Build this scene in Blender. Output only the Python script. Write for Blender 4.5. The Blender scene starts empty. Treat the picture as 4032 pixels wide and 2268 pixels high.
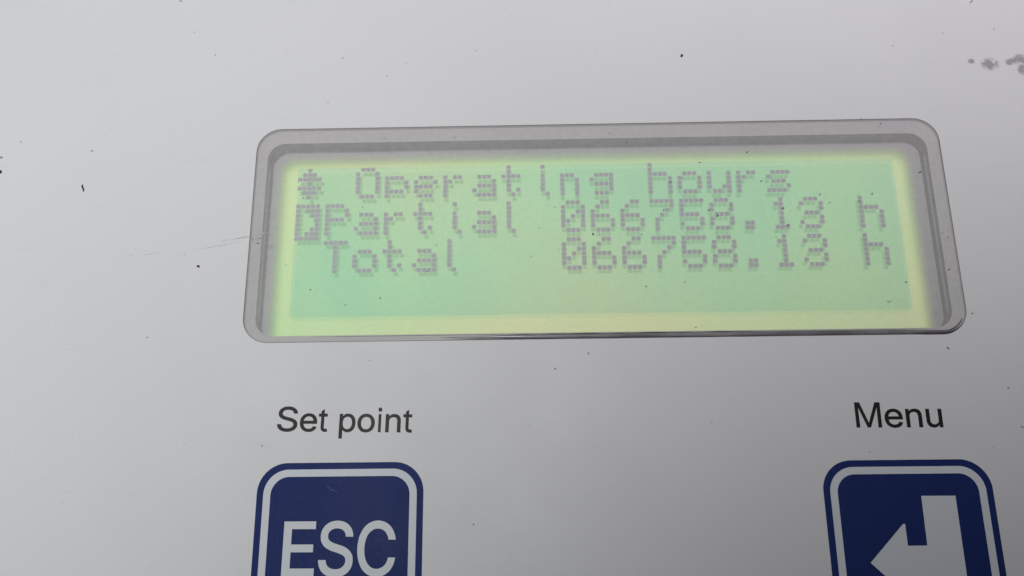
import bpy, bmesh, math, random, json
from mathutils import Matrix, Vector
random.seed(7)
scn = bpy.context.scene
COL = scn.collection
S = 0.001                      # everything below is written in millimetres

# ------------------------------------------------------------------ camera
R = [[0.9997134891768794, 0.007547024986364897, 0.02271523655268732],
     [-0.013945217314324108, 0.954942223286752, 0.2964639625623962],
     [-0.019454317563092086, -0.29669579133853036, 0.954773866907837]]
T = [7.210380514206742, -4.326567081148991, 82.01005814033238]
F, PW, PH, D = 3656.79, 4032, 2268, 2.6      # focal length in photo pixels; the lit dots lie D below the sheet
def W(v): return Vector((v[0], -v[1], -v[2]))
X, Y, Z = W(R[0]), -W(R[1]), -W(R[2])
cpos = [-sum(R[k][i]*T[k] for k in range(3)) for i in range(3)]
CAM = Vector((cpos[0], -cpos[1], -cpos[2]-D))
cam = bpy.data.cameras.new('camera'); camo = bpy.data.objects.new('camera', cam); COL.objects.link(camo)
M = Matrix(((X.x, Y.x, Z.x), (X.y, Y.y, Z.y), (X.z, Y.z, Z.z))).to_4x4()
M.translation = CAM*S
camo.matrix_world = M
cam.sensor_width = 36; cam.lens = F/PW*36
cam.clip_start = 0.002; cam.clip_end = 20
scn.camera = camo

def plane_pt(u, v, z=0.0):
    """point of the plane z (mm) seen at photo pixel u, v - used once to measure the panel"""
    d = X*((u-PW/2)/F) - Y*((v-PH/2)/F) - Z
    s = (z-CAM.z)/d.z
    p = CAM+d*s
    return p.x, p.y

# ------------------------------------------------------------------ light
w = bpy.data.worlds.new('World'); scn.world = w; w.use_nodes = True
w.node_tree.nodes['Background'].inputs[0].default_value = (.92, .94, 1, 1)
w.node_tree.nodes['Background'].inputs[1].default_value = 0.125
scn.view_settings.view_transform = 'Standard'; scn.view_settings.look = 'None'
scn.view_settings.exposure = 0; scn.view_settings.gamma = 1

def spot(name, loc, target, radius, power, half, col):
    l = bpy.data.lights.new(name, 'SPOT'); l.shadow_soft_size = radius*S
    l.spot_size = math.radians(2*half); l.spot_blend = 1; l.energy = power; l.color = col
    o = bpy.data.objects.new(name, l); COL.objects.link(o)
    o.location = Vector(loc)*S
    o.rotation_euler = (Vector(target)-Vector(loc)).to_track_quat('-Z', 'Y').to_euler()
spot('falloff_spot', (-20, 60, 560), (46, 60, 0), 37, 9.9, 9.4, (1, .968, 1))  # added spot; its soft cone leaves the lower right in shade
spot('falloff_spot', (-70, 70, 560), (-88, 12, 0), 37, 9.3, 11.8, (.975, .992, 1))  # second added spot, brightens the left of the panel














# ------------------------------------------------------------------ helpers
def tag(o, label=None, cat=None, group=None, kind=None):
    if label: o['label'] = label
    if cat: o['category'] = cat
    if group: o['group'] = group
    if kind: o['kind'] = kind
    return o

def link(name, me, mat, parent=None):
    o = bpy.data.objects.new(name, me); COL.objects.link(o)
    if mat: me.materials.append(mat)
    if parent: o.parent = parent
    return o

def rrect(x0, y0, x1, y1, r, n=14):
    pts = []
    for cx, cy, a in ((x1-r, y1-r, 0), (x0+r, y1-r, 90), (x0+r, y0+r, 180), (x1-r, y0+r, 270)):
        for k in range(n+1):
            t = math.radians(a+90*k/n)
            pts.append((cx+r*math.cos(t), cy+r*math.sin(t)))
    return pts

def bridge(bm, loops, closed=True):
    vs = [[bm.verts.new((p[0]*S, p[1]*S, p[2]*S)) for p in L] for L in loops]
    n = len(vs[0])
    for a, b in zip(vs, vs[1:]):
        for i in range(n if closed else n-1):
            j = (i+1) % n
            bm.faces.new((a[i], a[j], b[j], b[i]))
    return vs

def finish(bm, name, mat, parent=None, smooth=False):
    bmesh.ops.recalc_face_normals(bm, faces=bm.faces)
    me = bpy.data.meshes.new(name); bm.to_mesh(me); bm.free()
    if smooth: me.polygons.foreach_set('use_smooth', [True]*len(me.polygons))
    return link(name, me, mat, parent)

def z_(L, z): return [(p[0], p[1], z) for p in L]

def slab(name, loop, z0, z1, mat, parent, bev=0.0):
    """solid sheet with an outline, from z0 (bottom) to z1 (top)"""
    bm = bmesh.new()
    vs = bridge(bm, [z_(loop, z0), z_(loop, z1)])
    bm.faces.new(vs[1]); bm.faces.new(list(reversed(vs[0])))
    return finish(bm, name, mat, parent)

def ring(name, outer, inner, z0, z1, mat, parent):
    bm = bmesh.new()
    bridge(bm, [z_(outer, z0), z_(outer, z1), z_(inner, z1), z_(inner, z0), z_(outer, z0)])
    bmesh.ops.remove_doubles(bm, verts=bm.verts, dist=1e-7)
    return finish(bm, name, mat, parent)

# ------------------------------------------------------------------ materials
class NT:
    def __init__(s, name):
        s.m = bpy.data.materials.new(name); s.m.use_nodes = True
        s.t = s.m.node_tree; s.n = s.t.nodes; s.b = s.n['Principled BSDF']; s.out = s.n['Material Output']
        s.co = s.n.new('ShaderNodeTexCoord').outputs['Object']
    def l(s, a, b): s.t.links.new(a, b)
    def noise(s, scale, detail=3, rough=.5, vec=None):
        n = s.n.new('ShaderNodeTexNoise'); n.inputs['Scale'].default_value = scale
        n.inputs['Detail'].default_value = detail; n.inputs['Roughness'].default_value = rough
        s.l(vec or s.co, n.inputs['Vector']); return n.outputs['Fac']
    def ramp(s, fac, stops):
        r = s.n.new('ShaderNodeValToRGB'); e = r.color_ramp.elements
        while len(e) < len(stops): e.new(.5)
        for el, (p, c) in zip(e, stops):
            el.position = p; el.color = (*c, 1) if len(c) == 3 else c
        s.l(fac, r.inputs[0]); return r.outputs[0]
    def math(s, op, a, b=None, c=None, clamp=False):
        n = s.n.new('ShaderNodeMath'); n.operation = op; n.use_clamp = clamp
        for i, v in enumerate((a, b, c)):
            if v is None: continue
            if isinstance(v, (int, float)): n.inputs[i].default_value = v
            else: s.l(v, n.inputs[i])
        return n.outputs[0]
    def mix(s, fac, a, b, mode='MIX'):
        n = s.n.new('ShaderNodeMix'); n.data_type = 'RGBA'; n.blend_type = mode
        for i, v in ((0, fac), (6, a), (7, b)):
            if isinstance(v, (int, float)): n.inputs[i].default_value = v
            elif isinstance(v, tuple): n.inputs[i].default_value = (*v, 1)
            else: s.l(v, n.inputs[i])
        return n.outputs[2]
    def stretch(s, sc):
        n = s.n.new('ShaderNodeMapping'); n.inputs['Scale'].default_value = sc
        s.l(s.co, n.inputs['Vector']); return n.outputs[0]
    def bump(s, h, strength, dist, normal=None):
        n = s.n.new('ShaderNodeBump'); n.inputs['Strength'].default_value = strength
        n.inputs['Distance'].default_value = dist; s.l(h, n.inputs['Height'])
        if normal: s.l(normal, n.inputs['Normal'])
        return n.outputs[0]

def grain(t, k=1.0):
    """fine orange-peel of the printed plastic sheet, plus slow waviness"""
    n1 = t.bump(t.noise(3000, 2, .55), .30*k, 0.00003)
    n2 = t.bump(t.noise(900, 2), .16*k, 0.00004, n1)
    return t.bump(t.noise(60, 2), .25*k, 0.0004, n2)

def sheet_mat(name, col, col2, rough=.42, spec=.5, k=1.0, smudge=True):
    t = NT(name)
    c = t.ramp(t.noise(22, 4, .6), [(.35, col), (.65, col2)])
    if smudge:
        f = t.ramp(t.noise(240, 5, .65, t.stretch((1, 2.6, 1))), [(.62, (0, 0, 0)), (.80, (1, 1, 1))])
        c = t.mix(t.math('MULTIPLY', f, .24), c, tuple(x*.72 for x in col))
    t.l(c, t.b.inputs['Base Color'])
    r = t.ramp(t.noise(90, 4), [(.3, (rough-.05,)*3), (.7, (rough+.07,)*3)])
    t.l(r, t.b.inputs['Roughness'])
    t.b.inputs['Specular IOR Level'].default_value = spec
    t.l(grain(t, k), t.b.inputs['Normal'])
    return t.m

M_WHITE = sheet_mat('white_sheet', (.735, .733, .735), (.765, .763, .767), .5, .4, 1.7)
M_NAVY = sheet_mat('navy_ink', (.005, .017, .115), (.008, .025, .142), .5, .15, 2.4, False)
M_BAND = sheet_mat('light_ink', (.66, .69, .715), (.70, .73, .755), .5, .4, .8, False)
M_TEXT = sheet_mat('black_ink', (.008, .005, .006), (.014, .009, .011), .45, .2, 1.0, False)
M_GREY = sheet_mat('grey_frame', (.62, .57, .59), (.66, .605, .625), .5, .3, .6, True)
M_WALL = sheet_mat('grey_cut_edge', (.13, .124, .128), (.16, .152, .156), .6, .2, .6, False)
M_REFLECT = sheet_mat('painted_green_reflection', (.34, .37, .335), (.38, .41, .37), .4, .4, .6, False)  # colour of the painted glass-edge reflection
M_LINE = sheet_mat('dark_cut_line', (.17, .14, .145), (.27, .23, .235), .5, .3, .6, False)

# clear matt window film: part of the light is scattered by its hazy surface
t = NT('hazy_window_film')
t.b.inputs['Roughness'].default_value = .5
t.l(t.ramp(t.noise(200, 3), [(.3, (.735, .70, .722)), (.7, (.775, .74, .762))]), t.b.inputs['Base Color'])
t.b.inputs['Specular IOR Level'].default_value = .4
t.l(grain(t, 1.6), t.b.inputs['Normal'])
tr = t.n.new('ShaderNodeBsdfTransparent'); mx = t.n.new('ShaderNodeMixShader')
hz = t.ramp(t.noise(1500, 3, .6), [(.3, (.37,)*3), (.7, (.43,)*3)])
t.l(hz, mx.inputs[0]); t.l(tr.outputs[0], mx.inputs[1]); t.l(t.b.outputs[0], mx.inputs[2]); t.l(mx.outputs[0], t.out.inputs['Surface'])
M_FILM = t.m

# diffuser of the backlight: lime-yellow, glowing, its edge fade comes from the grey sheet added above it
t = NT('backlit_diffuser')
sep = t.n.new('ShaderNodeSeparateXYZ'); t.l(t.co, sep.inputs[0])
xm = t.math('MULTIPLY', sep.outputs[0], 1000.0)
hue = t.noise(38, 2, .4, t.stretch((1.0, 1.6, 1)))
lime = t.ramp(hue, [(.34, (.44, .92, .45)), (.5, (.56, .88, .44)), (.66, (.74, .82, .42))])
grn = t.ramp(t.math('DIVIDE', t.math('ADD', xm, 30), 60.0), [(.0, (.60, 1.0, .42)), (.10, (.72, 1.0, .5)), (.4, (1, 1, .72)), (1, (.9, .88, .7))])
emi = t.mix(1.0, lime, grn, 'MULTIPLY')
t.b.inputs['Base Color'].default_value = (.86, .88, .48, 1); t.b.inputs['Roughness'].default_value = .8
t.b.inputs['Specular IOR Level'].default_value = .1
t.l(emi, t.b.inputs['Emission Color'])
t.b.inputs['Emission Strength'].default_value = 0.36
M_DIFFUSER = t.m; M_DIFFUSER.cycles.emission_sampling = 'NONE'

# grey mask added round the screen glass; its soft inner edge paints the backlight's fade
t = NT('backlight_fade_grey')
sep = t.n.new('ShaderNodeSeparateXYZ'); t.l(t.co, sep.inputs[0])
xm = t.math('MULTIPLY', sep.outputs[0], 1000.0); ym = t.math('MULTIPLY', sep.outputs[1], 1000.0)
X0, X1, Y0, Y1, RR = -28.2, 28.5, -14.0, 8.12, 1.5
qx = t.math('SUBTRACT', t.math('ABSOLUTE', t.math('SUBTRACT', xm, (X0+X1)/2)), (X1-X0)/2-RR)
qy = t.math('SUBTRACT', t.math('ABSOLUTE', t.math('SUBTRACT', ym, (Y0+Y1)/2)), (Y1-Y0)/2-RR)
mxq = t.math('MAXIMUM', qx, 0.0); myq = t.math('MAXIMUM', qy, 0.0)
ln = t.math('SQRT', t.math('ADD', t.math('MULTIPLY', mxq, mxq), t.math('MULTIPLY', myq, myq)))
sd = t.math('SUBTRACT', t.math('ADD', ln, t.math('MINIMUM', t.math('MAXIMUM', qx, qy), 0.0)), RR)
mr = t.n.new('ShaderNodeMapRange'); mr.interpolation_type = 'SMOOTHSTEP'
t.l(sd, mr.inputs[0]); mr.inputs[1].default_value = -.85; mr.inputs[2].default_value = .5
t.b.inputs['Base Color'].default_value = (.52, .50, .505, 1); t.b.inputs['Roughness'].default_value = .6
t.b.inputs['Specular IOR Level'].default_value = .2
t.l(mr.outputs[0], t.b.inputs['Alpha'])
M_FADE = t.m

# liquid-crystal field: clear blue-green filter, every idle dot a little denser than the gaps
t = NT('liquid_crystal_field')
sep = t.n.new('ShaderNodeSeparateXYZ'); t.l(t.co, sep.inputs[0])
def gap(v, off):
    fr = t.math('FRACT', t.math('DIVIDE', t.math('ADD', t.math('MULTIPLY', v, 1000.0), off), 0.44))
    return t.math('GREATER_THAN', t.math('ABSOLUTE', t.math('SUBTRACT', fr, .5)), .455)
g = t.math('MAXIMUM', gap(sep.outputs[0], 26.62+44), gap(sep.outputs[1], 6.82+44))
tint = t.ramp(t.noise(45, 3, .5, t.stretch((1.6, .8, 1))), [(.33, (.66, .94, 1.0)), (.5, (.77, .985, 1.0)), (.68, (.86, .99, .95))])
tint = t.mix(t.math('MULTIPLY', g, .35), tint, (.95, 1.0, .9))
trn = t.n.new('ShaderNodeBsdfTransparent'); t.l(tint, trn.inputs[0])
df = t.n.new('ShaderNodeBsdfDiffuse'); df.inputs[0].default_value = (.30, .66, .82, 1)
mx = t.n.new('ShaderNodeMixShader'); mx.inputs[0].default_value = .15
t.l(trn.outputs[0], mx.inputs[1]); t.l(df.outputs[0], mx.inputs[2]); t.l(mx.outputs[0], t.out.inputs['Surface'])
M_FIELD = t.m

t = NT('dark_dot')
t.l(t.ramp(t.noise(350, 3), [(.3, (.43, .40, .48)), (.7, (.50, .46, .55))]), t.b.inputs['Base Color'])
t.b.inputs['Roughness'].default_value = .6; t.b.inputs['Specular IOR Level'].default_value = .2
M_DOT = t.m

t = NT('glossy_seal')
t.l(t.ramp(t.noise(500, 4, .6, t.stretch((.25, 1, 1))), [(.35, (.16, .15, .165)), (.65, (.36, .34, .35))]), t.b.inputs['Base Color'])
t.b.inputs['Roughness'].default_value = .22; t.l(t.bump(t.noise(300, 3, .6, t.stretch((.2, 1, 1))), .8, .0002), t.b.inputs['Normal'])
M_SEAL = t.m

def flat(name, col, rough=.7):
    t = NT(name); t.l(t.ramp(t.noise(1800, 3), [(.3, col), (.7, tuple(c*1.5+.004 for c in col))]), t.b.inputs['Base Color'])
    t.b.inputs['Roughness'].default_value = rough; return t.m
M_SPECK = flat('dark_speck', (.035, .03, .04))
M_FLECK = flat('dirt_fleck', (.075, .07, .08))
M_FAINT = flat('faint_speck', (.36, .36, .36))
M_BROWN = flat('brown_speck', (.09, .035, .035))
M_SCRATCH = flat('faint_scratch', (.38, .37, .38))
M_PALE = flat('pale_scuff', (.06, .075, .17))

def stain_mat():
    t = NT('brown_stain')
    t.b.inputs['Base Color'].default_value = (.17, .15, .15, 1); t.b.inputs['Roughness'].default_value = .8
    uv = t.n.new('ShaderNodeTexCoord').outputs['UV']
    sp = t.n.new('ShaderNodeSeparateXYZ'); t.l(uv, sp.inputs[0])
    dx = t.math('SUBTRACT', sp.outputs[0], .5); dy = t.math('SUBTRACT', sp.outputs[1], .5)
    rr = t.math('SQRT', t.math('ADD', t.math('MULTIPLY', dx, dx), t.math('MULTIPLY', dy, dy)))
    fall = t.math('SUBTRACT', 1.0, t.math('MULTIPLY', rr, 2.0), clamp=True)
    nz = t.noise(1500, 4, .6, t.stretch((1, 1, 1)))
    a = t.math('MULTIPLY', t.math('MULTIPLY', t.math('SUBTRACT', nz, .36, clamp=True), 4.2, clamp=True), t.math('POWER', fall, .8))
    t.l(t.math('MINIMUM', a, .36), t.b.inputs['Alpha'])
    return t.m
M_STAIN = stain_mat()

# ------------------------------------------------------------------ control panel
root = bpy.data.objects.new('control_panel', None); COL.objects.link(root)
root.empty_display_size = .05; root.location = (0, 0, -0.012)
tag(root, 'white machine control panel with a green dot-matrix display and two navy keys', 'control panel')
PINV = Matrix.Translation((0, 0, 0.012))
def part(o, parent=root):
    o.parent = parent
    return o

OUT = rrect(-29.74, -9.68, 30.28, 9.90, 2.15)      # opening in the white sheet
INN = rrect(-28.96, -8.94, 29.50, 8.88, 1.55)      # opening of the grey frame below
BIG = rrect(-170, -150, 190, 120, 8)
def local(o):                                       # keep meshes at world zero although the Empty sits at the panel's back
    o.location = (0, 0, 0.012); return o

sheet = local(ring('face_sheet', BIG, OUT, -0.16, 0.0, M_WHITE, root))
housing = local(ring('housing', rrect(-169.5, -149.5, 189.5, 119.5, 8), rrect(-33, -13, 33.5, 13, 3), -11.0, -0.165, M_WHITE, root))
film = local(slab('window_film', rrect(-29.735, -9.675, 30.275, 9.895, 2.145), -0.012, -0.004, M_FILM, root))
def one_sheet(name, loop, z, mat, parent):          # single face: light crosses it once
    bm = bmesh.new(); bm.faces.new([bm.verts.new((p[0]*S, p[1]*S, z*S)) for p in loop])
    return finish(bm, name, mat, parent)
bpy.data.objects.remove(film)
film = local(one_sheet('window_film', rrect(-29.735, -9.675, 30.275, 9.895, 2.145), -0.006, M_FILM, root))
line = ring('film_edge', rrect(-29.77, -9.71, 30.31, 9.93, 2.18), rrect(-29.70, -9.66, 30.24, 9.86, 2.11), 0.002, 0.012, M_LINE, film)

# grey frame below the film, its cut edge and glass reflections painted half way down
def frame_part():
    bm = bmesh.new()
    bridge(bm, [z_(rrect(-32.9, -12.9, 33.4, 12.9, 3), -0.17), z_(rrect(-29.9, -9.85, 30.45, 10.06, 2.25), -0.165), z_(rrect(-29.05, -9.03, 29.59, 8.97, 1.62), -0.76), z_(INN, -0.80)])
    return finish(bm, 'window_frame', M_GREY, root)
frame = local(frame_part())
bm = bmesh.new()
L2 = rrect(-28.86, -8.85, 29.40, 8.86, 1.45)
bridge(bm, [z_(INN, -0.80), z_(INN, -2.46)])
finish(bm, 'cut_edge', M_WALL, frame)
for x, sx in ((-28.95, 1), (29.49, -1)):            # glass-edge reflection on each short side, painted as a greenish sliver
    bm = bmesh.new(); zz = (-1.75, -1.35)
    a = [bm.verts.new(((x+sx*dx)*S, -7.4*S, z*S)) for dx, z in ((0, zz[1]), (.05, (zz[0]+zz[1])/2), (0, zz[0]))]
    b = [bm.verts.new(((x+sx*dx)*S, 7.0*S, z*S)) for dx, z in ((0, zz[1]), (.05, (zz[0]+zz[1])/2), (0, zz[0]))]
    for i in range(2): bm.faces.new((a[i], a[i+1], b[i+1], b[i]))
    finish(bm, 'green_reflection', M_REFLECT, frame)

# the film's lower edge stands a little proud: a glossy bead with dark gaps on both sides, fattest towards the right corner
def lower_path(inset, x0, deg1, n=90):
    r = 2.15-inset; cx_, cy_ = 30.28-2.15, -9.68+2.15
    pts = [(x0+(cx_-x0)*k/n, -9.68+inset) for k in range(n)]
    return pts+[(cx_+r*math.cos(math.radians(-90+deg1*k/24)), cy_+r*math.sin(math.radians(-90+deg1*k/24))) for k in range(25)]
def ribbon(name, path, width, z0, h, mat, parent, m=8):
    bm = bmesh.new(); prev = None; n = len(path)
    for i, (x, y) in enumerate(path):
        p0 = Vector(path[max(i-1, 0)]); p1 = Vector(path[min(i+1, n-1)]); d = (p1-p0).normalized()
        r = max(.004, width(x, i/(n-1)))/2
        cur = []
        for k in range(m+1):
            a = math.pi*k/m
            cur.append(bm.verts.new(((x-d.y*r*math.cos(a))*S, (y+d.x*r*math.cos(a))*S, (z0+h*math.sin(a)*min(1, r*6))*S)))
        if prev:
            for k in range(m): bm.faces.new((prev[k], prev[k+1], cur[k+1], cur[k]))
        prev = cur
    return finish(bm, name, mat, parent, True)
def bump_(x, a, b, soft): return max(0, min(1, (x-a)/soft, (b-x)/soft))
wob = lambda x: .5+.5*math.sin(x*1.7)*math.sin(x*.61+1)
ribbon('seal_bead', lower_path(.22, -13, 62), lambda x, s: .34*bump_(x, -13, 31, 7)**.6, .008, .16, M_SEAL, film)
ribbon('lower_gap', lower_path(.035, -12, 55), lambda x, s: (.03+.085*wob(x)*(1 if x < 13 else .45))*bump_(x, -12, 29, 5)+(.16*bump_(x, 25.5, 30, 1.2)), .014, .01, M_SPECK, film)
ribbon('upper_gap', lower_path(.43, -24, 20), lambda x, s: (.03+.07*bump_(x, -8, 14, 4)*wob(x+2))*bump_(x, -24, 28, 3), .012, .008, M_SPECK, film)

# ------------------------------------------------------------------ display
disp = one_sheet('display', rrect(-33, -13, 33.5, 13, 3), -D-0.9, M_DIFFUSER, root)
local(disp); disp['label'] = 'lime green backlit dot-matrix screen'
mask = one_sheet('backlight_fade', rrect(-29.4, -9.4, 29.9, 9.3, 2), -2.47, M_FADE, disp)
mask['label'] = 'soft grey edge standing in for the fading backlight'
P = 0.44
def cx(c): return (c-60)*P
def cy(r): return -(r-16)*P
FX0, FX1, FY0, FY1 = cx(-.5), cx(121.5), cy(31.5), cy(-.5)
fld = one_sheet('liquid_crystal_field', [(FX0, FY0), (FX1, FY0), (FX1, FY1), (FX0, FY1)], -D-0.03, M_FIELD, disp)
fld['label'] = 'blue-green rectangle of idle dots'
FONT = {
 'O': '01110 10001 10001 10001 10001 10001 01110', 'p': '00000 00000 11110 10001 10001 11110 10000',
 'e': '00000 00000 01110 10001 11110 10000 01110', 'r': '00000 00000 10110 11000 10000 10000 10000',
 'a': '00000 00000 01110 00001 01111 10001 01111', 't': '01000 01000 11110 01000 01000 01010 00100',
 'i': '00100 00000 00100 00100 00100 00100 00010', 'n': '00000 00000 11100 10010 10010 10010 10010',
 'g': '00000 00000 01111 10001 01111 00001 01110', 'h': '10000 10000 11110 10001 10001 10001 10001',
 'o': '00000 00000 01110 10001 10001 10001 01110', 'u': '00000 00000 10001 10001 10001 10011 01101',
 's': '00000 00000 01111 10000 01110 00001 11110', 'P': '11110 10001 10001 11110 10000 10000 10000',
 'l': '01000 01000 01000 01000 01000 01000 00100', 'T': '11111 00100 00100 00100 00100 00100 00100',
 '0': '01110 10001 10011 10101 11001 10001 01110', '6': '00110 01000 10000 11110 10001 10001 01110',
 '7': '11111 00001 00010 00100 01000 01000 01000', '5': '11111 10000 10000 11110 00001 10001 01110',
 '8': '01110 10001 10001 01110 10001 10001 01110', '1': '00100 01100 00100 00100 00100 00100 01110',
 '3': '01110 10001 00001 01110 00001 10001 01110', '.': '00000 00000 00000 00000 00000 01100 01100',
 '^': '00100 01110 11111 00100 11111 01110 00100', '>': '11111 10111 10011 10001 10001 10011 10111 11111',
}
def dots(name, cells, label):
    bm = bmesh.new()
    for c, r in cells:
        h = .188; x, y = cx(c), cy(r)
        x += random.uniform(-.006, .006); y += random.uniform(-.004, .004)
        lo = [bm.verts.new(((x+sx*h)*S, (y+sy*h)*S, (-D-.02)*S)) for sx, sy in ((-1, -1), (1, -1), (1, 1), (-1, 1))]
        hi = [bm.verts.new((v.co.x, v.co.y, -D*S)) for v in lo]
        bm.faces.new(hi); bm.faces.new(lo[::-1])
        for i in range(4): bm.faces.new((lo[i], lo[(i+1) % 4], hi[(i+1) % 4], hi[i]))
    o = finish(bm, name, M_DOT, disp); o['label'] = label
    return o
def cells(ch, pos, line):
    return [(pos*6+c, line*8+r) for r, row in enumerate(FONT[ch].split()) for c, b in enumerate(row) if b == '1']
def words(text, start, line):
    out = []
    for i, ch in enumerate(text):
        if ch != ' ': out += cells(ch, start+i, line)
    return out
dots('arrow_symbol', cells('^', 0, 0), 'up-and-down arrow of dark dots at the start of the top line')
dots('cursor_block', cells('>', 0, 1), 'dark inverted block with a light arrow before Partial')
dots('text_word', words('Operating', 2, 0), 'dot-matrix word Operating')
dots('text_word', words('hours', 12, 0), 'dot-matrix word hours')
dots('text_word', words('Partial', 1, 1), 'dot-matrix word Partial')
dots('number_reading', words('066758.13', 9, 1), 'dot-matrix number 066758.13 on the Partial line')
dots('unit_letter', words('h', 19, 1), 'dot-matrix letter h ending the Partial line')
dots('text_word', words('Total', 1, 2), 'dot-matrix word Total')
dots('number_reading', words('066758.13', 9, 2), 'dot-matrix number 066758.13 on the Total line')
dots('unit_letter', words('h', 19, 2), 'dot-matrix letter h ending the Total line')

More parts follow.
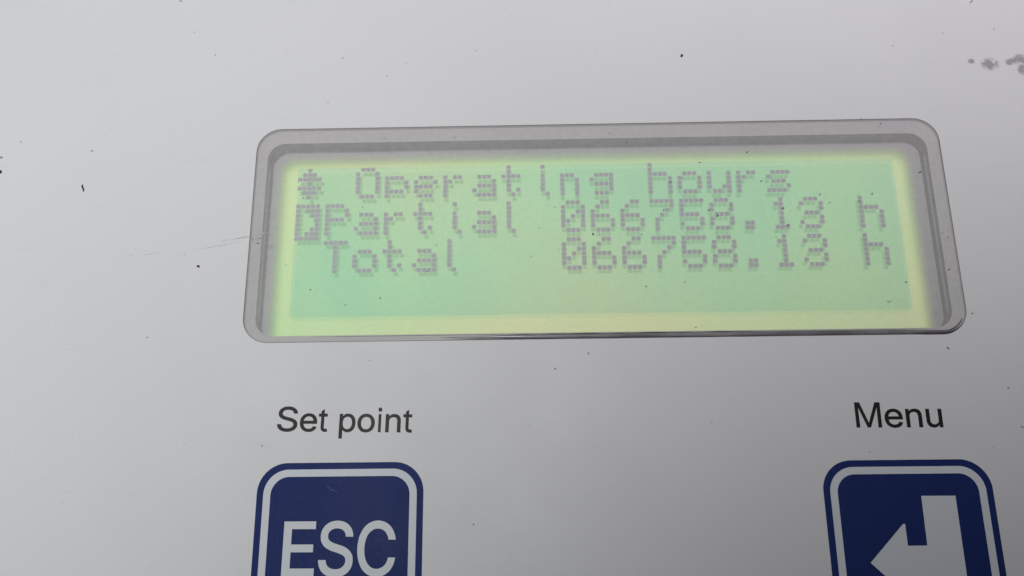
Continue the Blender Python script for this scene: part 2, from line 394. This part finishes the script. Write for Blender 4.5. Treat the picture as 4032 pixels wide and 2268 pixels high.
# ------------------------------------------------------------------ printed lettering
GLYPHS = json.loads('''{"S":[[[224,-9],[197,-8],[172,-4],[149,1],[128,9],[108,19],[91,31],[76,45],[64,60],[54,77],[46,96],[41,115],[38,137],[104,137],[107,123],[110,110],[116,98],[123,88],[132,79],[142,71],[154,64],[166,59],[180,55],[194,52],[209,50],[224,49],[241,50],[257,52],[272,55],[286,60],[299,66],[311,74],[321,82],[329,92],[336,102],[341,114],[345,126],[346,139],[345,151],[342,161],[338,171],[332,179],[325,186],[316,193],[307,199],[296,205],[284,209],[272,214],[259,218],[245,222],[184,239],[154,249],[128,260],[105,274],[86,289],[71,307],[60,326],[54,348],[52,372],[53,393],[58,413],[65,431],[75,448],[87,463],[102,476],[119,488],[138,498],[158,506],[180,511],[203,514],[227,516],[252,514],[275,511],[296,505],[316,498],[334,488],[351,476],[365,463],[377,449],[387,433],[394,415],[399,397],[401,378],[337,378],[334,396],[326,412],[316,426],[302,437],[286,447],[267,453],[247,457],[225,459],[209,458],[194,456],[180,452],[167,448],[156,442],[145,435],[136,427],[129,418],[123,409],[118,398],[116,387],[115,376],[116,363],[119,352],[124,342],[131,334],[139,326],[148,319],[158,313],[169,308],[180,304],[191,300],[202,296],[212,293],[264,279],[276,276],[287,272],[299,268],[312,264],[324,258],[336,252],[347,245],[359,238],[369,229],[379,220],[387,209],[395,198],[401,185],[405,171],[407,155],[408,139],[407,118],[403,99],[396,81],[386,64],[374,48],[360,34],[343,21],[323,11],[302,2],[278,-4],[252,-8]]],"e":[[[212,-8],[185,-7],[161,-2],[138,6],[117,16],[98,30],[82,46],[68,64],[56,85],[46,108],[40,132],[35,159],[34,187],[35,215],[39,242],[46,267],[55,290],[67,311],[81,329],[97,346],[115,359],[135,370],[157,378],[180,383],[205,384],[221,384],[236,382],[251,379],[266,374],[280,368],[294,361],[307,351],[319,341],[331,329],[341,315],[350,299],[357,282],[363,263],[368,242],[370,219],[371,194],[371,169],[97,169],[97,157],[100,139],[104,122],[110,106],[118,92],[128,80],[139,70],[151,61],[165,55],[179,50],[195,47],[212,46],[224,47],[234,48],[244,50],[254,53],[263,56],[271,61],[278,66],[285,73],[292,80],[297,88],[302,96],[306,105],[365,91],[360,77],[353,63],[345,51],[335,39],[324,29],[311,19],[298,11],[283,4],[266,-1],[249,-5],[231,-7]],[[308,221],[309,220],[307,237],[303,254],[298,269],[291,282],[283,294],[273,305],[263,314],[250,321],[237,326],[222,329],[205,330],[189,329],[173,326],[159,321],[146,313],[135,304],[125,294],[116,282],[109,270],[103,256],[99,241],[97,226],[98,221]]],"t":[[[65,437],[126,471],[126,379],[204,379],[204,327],[126,327],[126,98],[127,86],[128,76],[132,68],[136,61],[142,56],[150,53],[159,51],[170,50],[173,50],[177,50],[181,51],[185,51],[190,52],[194,52],[198,53],[202,54],[213,2],[208,0],[203,-1],[198,-2],[192,-3],[186,-3],[180,-4],[174,-4],[168,-4],[145,-3],[125,2],[107,10],[92,21],[80,35],[72,52],[67,71],[65,93],[65,327],[6,327],[6,379],[65,379]]],"p":[[[53,-143],[53,379],[112,379],[112,311],[122,325],[126,331],[131,338],[137,346],[144,353],[152,360],[161,367],[171,373],[183,378],[197,381],[212,384],[229,384],[252,383],[274,378],[294,371],[313,361],[330,347],[345,332],[359,313],[370,293],[379,270],[385,245],[389,218],[390,189],[389,160],[385,133],[379,108],[370,84],[359,64],[346,45],[330,29],[313,16],[294,5],[274,-2],[252,-7],[229,-8],[213,-7],[198,-5],[184,-1],[173,4],[162,10],[153,17],[145,24],[138,31],[132,39],[127,46],[122,53],[114,68],[114,-143]],[[220,47],[237,48],[253,51],[267,57],[279,66],[291,76],[301,88],[309,101],[316,117],[321,133],[325,151],[327,170],[328,189],[327,209],[325,227],[321,245],[316,261],[309,276],[301,290],[291,301],[280,311],[267,319],[253,325],[237,329],[220,330],[203,329],[188,325],[174,320],[161,312],[150,302],[140,291],[132,278],[125,263],[120,247],[116,229],[113,210],[113,189],[113,169],[116,150],[120,132],[125,115],[132,100],[140,86],[150,75],[162,65],[174,57],[188,51],[204,48]]],"o":[[[207,-8],[182,-7],[159,-2],[137,6],[117,16],[98,30],[82,46],[68,64],[56,85],[46,108],[40,133],[36,159],[34,187],[36,216],[40,243],[46,268],[56,291],[68,312],[82,330],[98,346],[117,360],[137,371],[159,378],[182,383],[207,384],[233,383],[256,378],[278,371],[299,360],[317,346],[333,330],[347,312],[359,291],[369,268],[376,243],[380,216],[381,187],[380,159],[376,133],[369,108],[359,85],[347,64],[333,46],[317,30],[299,16],[278,6],[256,-2],[233,-7]],[[207,46],[226,48],[242,51],[257,57],[270,66],[282,76],[292,89],[300,102],[307,117],[312,134],[316,151],[318,169],[319,187],[318,206],[316,224],[312,242],[307,258],[300,274],[292,287],[282,300],[270,310],[257,319],[242,325],[226,329],[207,330],[189,329],[173,325],[158,319],[145,310],[134,300],[124,287],[115,274],[108,258],[103,242],[99,224],[97,206],[96,187],[97,169],[99,151],[103,134],[108,117],[115,102],[124,89],[134,76],[145,66],[158,57],[173,51],[189,48]]],"i":[[[53,0],[53,379],[114,379],[114,0]],[[84,443],[75,444],[67,446],[60,449],[54,455],[48,461],[44,468],[42,475],[41,483],[42,491],[44,499],[48,506],[54,512],[60,517],[67,521],[75,523],[84,524],[92,523],[100,521],[107,517],[114,512],[119,506],[123,499],[126,491],[126,483],[126,475],[123,468],[119,461],[114,455],[107,449],[100,446],[92,444]]],"n":[[[114,227],[114,0],[53,0],[53,379],[112,379],[113,314],[124,332],[137,349],[152,362],[169,372],[187,379],[207,383],[227,384],[246,383],[264,380],[280,376],[295,369],[309,360],[321,349],[332,336],[341,321],[348,304],[353,285],[356,264],[357,240],[357,0],[296,0],[296,235],[295,256],[290,275],[283,291],[273,304],[260,315],[246,323],[229,328],[210,329],[197,328],[184,326],[172,322],[161,317],[150,311],[141,303],[133,293],[126,283],[121,271],[117,257],[114,243]]],"M":[[[60,0],[60,509],[152,509],[314,75],[476,509],[568,509],[568,0],[507,0],[507,425],[342,0],[286,0],[121,425],[121,0]]],"u":[[[182,-5],[164,-4],[146,-1],[130,4],[115,11],[101,20],[89,31],[78,44],[69,59],[62,76],[57,95],[54,116],[53,139],[53,379],[114,379],[114,144],[115,123],[119,105],[127,89],[137,75],[150,64],[164,56],[181,52],[200,50],[213,51],[226,53],[238,57],[249,62],[259,69],[268,77],[276,86],[283,97],[289,109],[293,122],[295,137],[296,153],[296,379],[357,379],[357,0],[298,0],[298,66],[286,47],[272,30],[257,17],[240,7],[222,0],[203,-4]]],"E":[[[60,0],[60,509],[372,509],[372,452],[125,452],[125,286],[355,286],[355,229],[125,229],[125,57],[375,57],[375,0]]],"C":[[[267,-7],[235,-5],[205,1],[177,11],[150,25],[126,42],[104,63],[86,88],[70,115],[57,146],[48,179],[42,215],[40,254],[42,293],[48,329],[57,362],[70,393],[86,421],[104,445],[126,466],[150,484],[177,498],[205,508],[235,514],[267,516],[286,515],[305,513],[323,509],[340,504],[357,498],[373,490],[388,481],[402,471],[415,460],[427,447],[438,433],[448,418],[456,402],[463,385],[469,367],[473,348],[408,348],[405,361],[401,373],[395,384],[389,395],[382,404],[375,413],[366,421],[357,428],[348,435],[337,440],[327,445],[315,449],[304,452],[292,454],[280,455],[267,456],[245,454],[223,450],[203,443],[184,432],[166,419],[150,403],[137,385],[125,364],[116,340],[109,314],[105,285],[103,254],[105,223],[109,194],[116,168],[125,145],[137,123],[151,105],[166,89],[184,76],[203,66],[223,59],[245,54],[267,53],[280,53],[292,55],[304,57],[315,60],[327,64],[337,69],[348,74],[357,81],[366,88],[375,96],[382,105],[389,114],[395,125],[401,136],[405,148],[408,160],[473,160],[469,142],[463,124],[457,107],[448,91],[438,76],[428,62],[416,49],[402,38],[388,28],[373,19],[357,11],[341,5],[323,0],[305,-4],[286,-6]]]}''')
# target side bearings and advance, in 1/2048 em, cap height 1466
BOX = {'S': (92, 1259, 1366), 'e': (75, 1054, 1139), 't': (36, 540, 569), 'p': (135, 1055, 1139), 'o': (68, 1060, 1139),
       'i': (140, 315, 455), 'n': (135, 998, 1139), 'M': (152, 1550, 1706), 'u': (131, 991, 1139), 'E': (162, 1256, 1366), 'C': (102, 1398, 1479)}
def lettering(name, text, x, y, cap, xs, mat, parent, z0, z1, rot=0.0, fat=0.0):
    cu = bpy.data.curves.new(name, 'CURVE'); cu.dimensions = '2D'; cu.fill_mode = 'BOTH'
    k = cap/1466; pen = 0
    cr, sr = math.cos(rot), math.sin(rot)
    for ch in text:
        if ch == ' ': pen += 569; continue
        a, b, adv = BOX[ch]; loops = GLYPHS[ch]
        px = [p[0] for L in loops for p in L]; g0, g1 = min(px), max(px)
        ys = 1466/509
        if ch in 'eonup': ys = 1062/379
        if ch in 'ti': ys *= .975
        outl = []
        for L in loops:
            Q = [((pen+a+(gx-g0)/(g1-g0)*(b-a))*k*xs, gy*ys*k) for gx, gy in L]
            outl.append(Q)
        areas = [sum(p[0]*q[1]-q[0]*p[1] for p, q in zip(Q, Q[1:]+Q[:1])) for Q in outl]
        big = max(areas, key=abs)
        for Q, ar_ in zip(outl, areas):
            # move every corner outwards from the ink by fat (holes turn the other way round)
            hole = len(outl) > 1 and abs(ar_) < abs(big)*.6 and ch in 'epo'
            sg = (1 if ar_ > 0 else -1)*(-1 if hole else 1)
            n = len(Q); R_ = []
            for i in range(n):
                p0, p1, p2 = Vector(Q[i-1]), Vector(Q[i]), Vector(Q[(i+1) % n])
                e1, e2 = (p1-p0).normalized(), (p2-p1).normalized()
                n1, n2 = Vector((e1.y, -e1.x)), Vector((e2.y, -e2.x))
                m = n1+n2; m = m.normalized()/max(.5, math.sqrt(max(.01, (1+n1.dot(n2))/2))) if m.length > 1e-6 else n1
                R_.append(p1+m*fat*sg)
            sp = cu.splines.new('POLY'); sp.use_cyclic_u = True; sp.points.add(n-1)
            for q, (lx, ly) in zip(sp.points, R_):
                q.co = ((x+lx*cr-ly*sr)*S, (y+lx*sr+ly*cr)*S, 0, 1)
        pen += adv
    cu.extrude = (z1-z0)/2*S
    tmp = bpy.data.objects.new('tmp', cu); COL.objects.link(tmp); bpy.context.view_layer.update()
    me = bpy.data.meshes.new_from_object(tmp.evaluated_get(bpy.context.evaluated_depsgraph_get()))
    bpy.data.objects.remove(tmp)
    me.transform(Matrix.Translation((0, 0, (z0+z1)/2*S)))
    me.materials.clear(); me.name = name
    return link(name, me, mat, parent)

o = local(lettering('caption', 'Set point', -26.40, -17.04, 1.95, 1.03, M_TEXT, root, -.01, .022, -.02, .027))
o['label'] = 'black printed caption Set point above the ESC key'
o = local(lettering('caption', 'Menu', 20.0, -17.25, 1.97, 1.05, M_TEXT, root, -.01, .022, -.008, .028))
o['label'] = 'black printed caption Menu above the arrow key'

def key(x0, y1, w, h, label):
    x1, y0 = x0+w, y1-h
    k = local(slab('key', rrect(x0, y0, x1, y1, 2.35), -.02, .020, M_NAVY, root)); k['label'] = label
    ring('key_border', rrect(x0+.52, y0+.52, x1-.52, y1-.52, 1.95), rrect(x0+1.09, y0+1.09, x1-1.09, y1-1.09, 1.45), .012, .034, M_BAND, k)
    return k
k1 = key(-27.53, -19.62, 13.22, 13.2, 'navy square key marked ESC')
lettering('key_lettering', 'ESC', -25.48, -28.2, 3.98, .802, M_BAND, k1, .012, .036, -.006, .07)
k2 = key(17.03, -19.86, 13.12, 13.2, 'navy square key marked with an enter arrow')
ar = [(24.54, -22.65), (27.18, -22.66), (27.17, -28.95), (23.02, -28.95), (23.02, -30.5), (20.03, -27.62), (22.86, -24.76), (23.02, -24.76), (23.02, -26.38), (24.50, -26.38)]
o = slab('key_arrow', ar, .012, .036, M_BAND, k2)

# ------------------------------------------------------------------ wear on the sheet
def fleck_mesh(bm, x, y, ln, wd, ang, z=.004, seg=6):
    c, s = math.cos(ang), math.sin(ang); up, dn = [], []
    for i in range(seg+1):
        u = i/seg-.5; hw = wd/2*(1-(2*abs(u))**2.2)*random.uniform(.7, 1.2)+wd*.05
        bend = (ln*.08 if ln < 1 else .02)*math.sin(u*5+x)
        for L, sg in ((up, 1), (dn, -1)):
            lx, ly = u*ln, bend+sg*hw
            L.append((x+lx*c-ly*s, y+lx*s+ly*c))
    top = [bm.verts.new((p[0]*S, p[1]*S, (z+.006)*S)) for p in up+dn[::-1]]
    bm.faces.new(top)

def px_fleck(bm, u, v, L, Wd, deg):
    x, y = plane_pt(u, v); k = 0.0228                # mm per photo pixel on the sheet
    fleck_mesh(bm, x, y, L*k, Wd*k*.8, math.radians(deg))

FL = [(363, 594, 12, 5, -30), (83, 559, 9, 4, -40), (712, 4, 14, 5, -35), (765, 127, 8, 3, -50), (848, 217, 9, 3, -40),
      (905, 252, 6, 3, -50), (1350, 229, 7, 4, -60), (1525, 300, 7, 4, 70), (1873, 200, 7, 3, 40), (3824, 6, 22, 5, 60),
      (3913, 113, 12, 3, 45), (3712, 131, 6, 4, 40), (3516, 180, 8, 3, 40), (3390, 468, 8, 4, -80), (1455, 1420, 6, 3, -60),
      (2318, 1391, 10, 5, -70), (2186, 1452, 9, 5, -50), (1031, 1756, 8, 4, 15), (1865, 2065, 8, 4, 70), (2802, 1664, 6, 3, 20),
      (3733, 1371, 14, 6, -30), (3828, 1234, 12, 4, 10), (4025, 1681, 12, 4, -30), (569, 988, 3, 3, 0), (725, 1001, 8, 2, -20),
      (580, 1328, 10, 3, -15), (3970, 1528, 9, 5, 10), (3424, 1780, 9, 2, -10), (1292, 404, 6, 3, 80), (1600, 250, 5, 3, 0),
      (2755, 640, 12, 4, 25), (2942, 600, 16, 5, 35), (3623, 678, 16, 7, 45), (2998, 713, 10, 6, 40), (3229, 766, 14, 4, 45),
      (3434, 763, 12, 5, 40), (3266, 799, 9, 4, 20), (3084, 820, 11, 7, 40), (3384, 791, 13, 4, 5), (3102, 886, 14, 5, 45),
      (3055, 932, 5, 4, 0), (3568, 1111, 8, 7, 0), (3502, 1186, 26, 3, 3), (3736, 1061, 14, 5, 25), (3711, 917, 9, 3, 20),
      (3733, 935, 10, 3, 20), (2613, 827, 10, 5, 80), (2790, 828, 10, 6, 50), (2825, 850, 11, 6, 45), (2879, 811, 7, 5, 45),
      (2640, 716, 9, 6, 45), (2526, 923, 8, 4, 70), (2185, 817, 6, 4, 80), (2124, 899, 6, 4, 80), (2544, 1128, 7, 6, 80),
      (2695, 1111, 9, 3, 60), (2200, 984, 6, 4, 45), (2092, 1010, 5, 4, 0), (2740, 1290, 7, 4, 10), (1222, 1141, 8, 5, 0),
      (1497, 1174, 10, 5, 0), (1360, 1200, 7, 4, 60), (1719, 965, 6, 4, -80), (1681, 1069, 6, 5, 0), (1194, 780, 10, 4, -50),
      (1427, 815, 9, 3, -60), (1126, 1042, 7, 3, 0), (994, 944, 11, 3, -40), (1016, 958, 15, 4, 0), (2466, 560, 11, 4, 70),
      (2795, 565, 8, 4, 45), (2129, 738, 5, 4, 0), (1672, 696, 5, 4, 60), (2400, 524, 8, 3, 80), (1516, 545, 9, 3, -60)]
bm = bmesh.new()
for f in FL: px_fleck(bm, *f)
o = local(finish(bm, 'dirt_flecks', M_FLECK, sheet)); o.location = (0, 0, 0); o['kind'] = 'stuff'
bm = bmesh.new()
for i in range(60):
    u, v = random.uniform(0, 4032), random.uniform(0, 2268)
    if (1000 < u < 1680 or u > 3230) and v > 1800: continue
    px_fleck(bm, u, v, random.uniform(3, 10), random.uniform(1.2, 3.2), random.gauss(25 if u > 2000 else -25, 30))
for u, v, L, wd, dg in ((1505, 545, 10, 5, -80), (1790, 542, 14, 8, 85), (2052, 536, 14, 5, 80), (3335, 516, 10, 6, 80), (2935, 522, 10, 5, 80), (3500, 1243, 0, 0, 0), (3690, 1238, 26, 5, 15), (3688, 1230, 22, 4, 22)):
    if L: px_fleck(bm, u, v, L, wd, dg)
o = finish(bm, 'faint_scuffs', M_FAINT, sheet); o['kind'] = 'stuff'
bm = bmesh.new()
for u, v, L, wd, dg in ((1300, 1924, 36, 2.5, -20), (1320, 1932, 24, 2, -15), (2335, 922, 10, 7, 80), (3466, 487, 6, 6, 0)):
    x, y = plane_pt(u, v); fleck_mesh(bm, x, y, L*.0228, wd*.0228, math.radians(dg), .038)
o = finish(bm, 'pale_scratches', M_PALE, sheet); o['kind'] = 'stuff'

bm = bmesh.new()
for u0, v0, u1, v1, wd in ((905, 944, 1045, 922, 3.0), (760, 985, 960, 950, 1.4), (1000, 925, 1060, 915, 5), (560, 1003, 640, 995, 1.2), (870, 950, 900, 944, 1.5)):
    a = plane_pt(u0, v0); b = plane_pt(u1, v1)
    fleck_mesh(bm, (a[0]+b[0])/2, (a[1]+b[1])/2, math.dist(a, b), wd*.0228, math.atan2(b[1]-a[1], b[0]-a[0]), .004, 14)
o = finish(bm, 'long_scratches', M_SCRATCH, sheet); o['kind'] = 'stuff'

# brown stains at the right edge of the sheet
for u, v, ww, hh in ((3823, 241, 24, 18), (3897, 252, 58, 46), (3978, 243, 36, 26), (4020, 236, 52, 44), (4034, 276, 44, 40)):
    x, y = plane_pt(u, v); k = .0228
    me = bpy.data.meshes.new('stain')
    a = ww*k/2*1.35; b = hh*k/2*1.35; z = .005
    me.from_pydata([((x-a)*S, (y-b)*S, z*S), ((x+a)*S, (y-b)*S, z*S), ((x+a)*S, (y+b)*S, z*S), ((x-a)*S, (y+b)*S, z*S)], [], [(0, 1, 2, 3)])
    uvl = me.uv_layers.new()
    for i, q in enumerate(((0, 0), (1, 0), (1, 1), (0, 1))): uvl.data[i].uv = q
    link('stain', me, M_STAIN, sheet)

# loose bits lying on the sheet
def debris(name, u, v, L, wd, deg, mat, label, cat):
    x, y = plane_pt(u, v); k = .0228
    bm = bmesh.new(); n = 9; prev = None
    ang = math.radians(deg)
    for i in range(n+1):
        s = i/n-.5; r = wd*k/2*(.35+.65*(1-(2*abs(s))**3))*random.uniform(.8, 1.15)
        off = L*k*.05*math.sin(s*7); cxx = s*L*k
        rv = []
        for j in range(8):
            a = 2*math.pi*j/8; ly = off+r*math.cos(a); lz = r*.7*(1+math.sin(a))
            rv.append(bm.verts.new(((cxx*math.cos(ang)-ly*math.sin(ang))*S, (cxx*math.sin(ang)+ly*math.cos(ang))*S, lz*S)))
        if prev:
            for j in range(8): bm.faces.new((prev[j], prev[(j+1) % 8], rv[(j+1) % 8], rv[j]))
        else: bm.faces.new(rv[::-1])
        prev = rv
    bm.faces.new(prev)
    o = finish(bm, name, mat, None, True); o.location = (x*S, y*S, .003*S)
    tag(o, label, cat)
debris('dark_splinter', 327, 741, 31, 7, -76, M_SPECK, 'short black splinter lying on the bare white sheet left of the display', 'splinter')
debris('brown_crumb', 781, 1049, 12, 9, -30, M_BROWN, 'tiny reddish brown crumb on the white sheet just left of the display', 'crumb')
debris('black_crumb', 2684, 220, 13, 9, 40, M_SPECK, 'small black crumb on the white sheet above the right half of the display', 'crumb')
debris('black_crumb', 2, 677, 14, 12, 80, M_SPECK, 'dark crumb at the far left edge of the picture', 'crumb')
debris('grey_crumb', 5, 620, 11, 8, 10, M_FAINT, 'pale grey crumb at the far left edge, above the dark crumb', 'crumb')

scn.cycles.max_bounces = 8; scn.cycles.transparent_max_bounces = 16
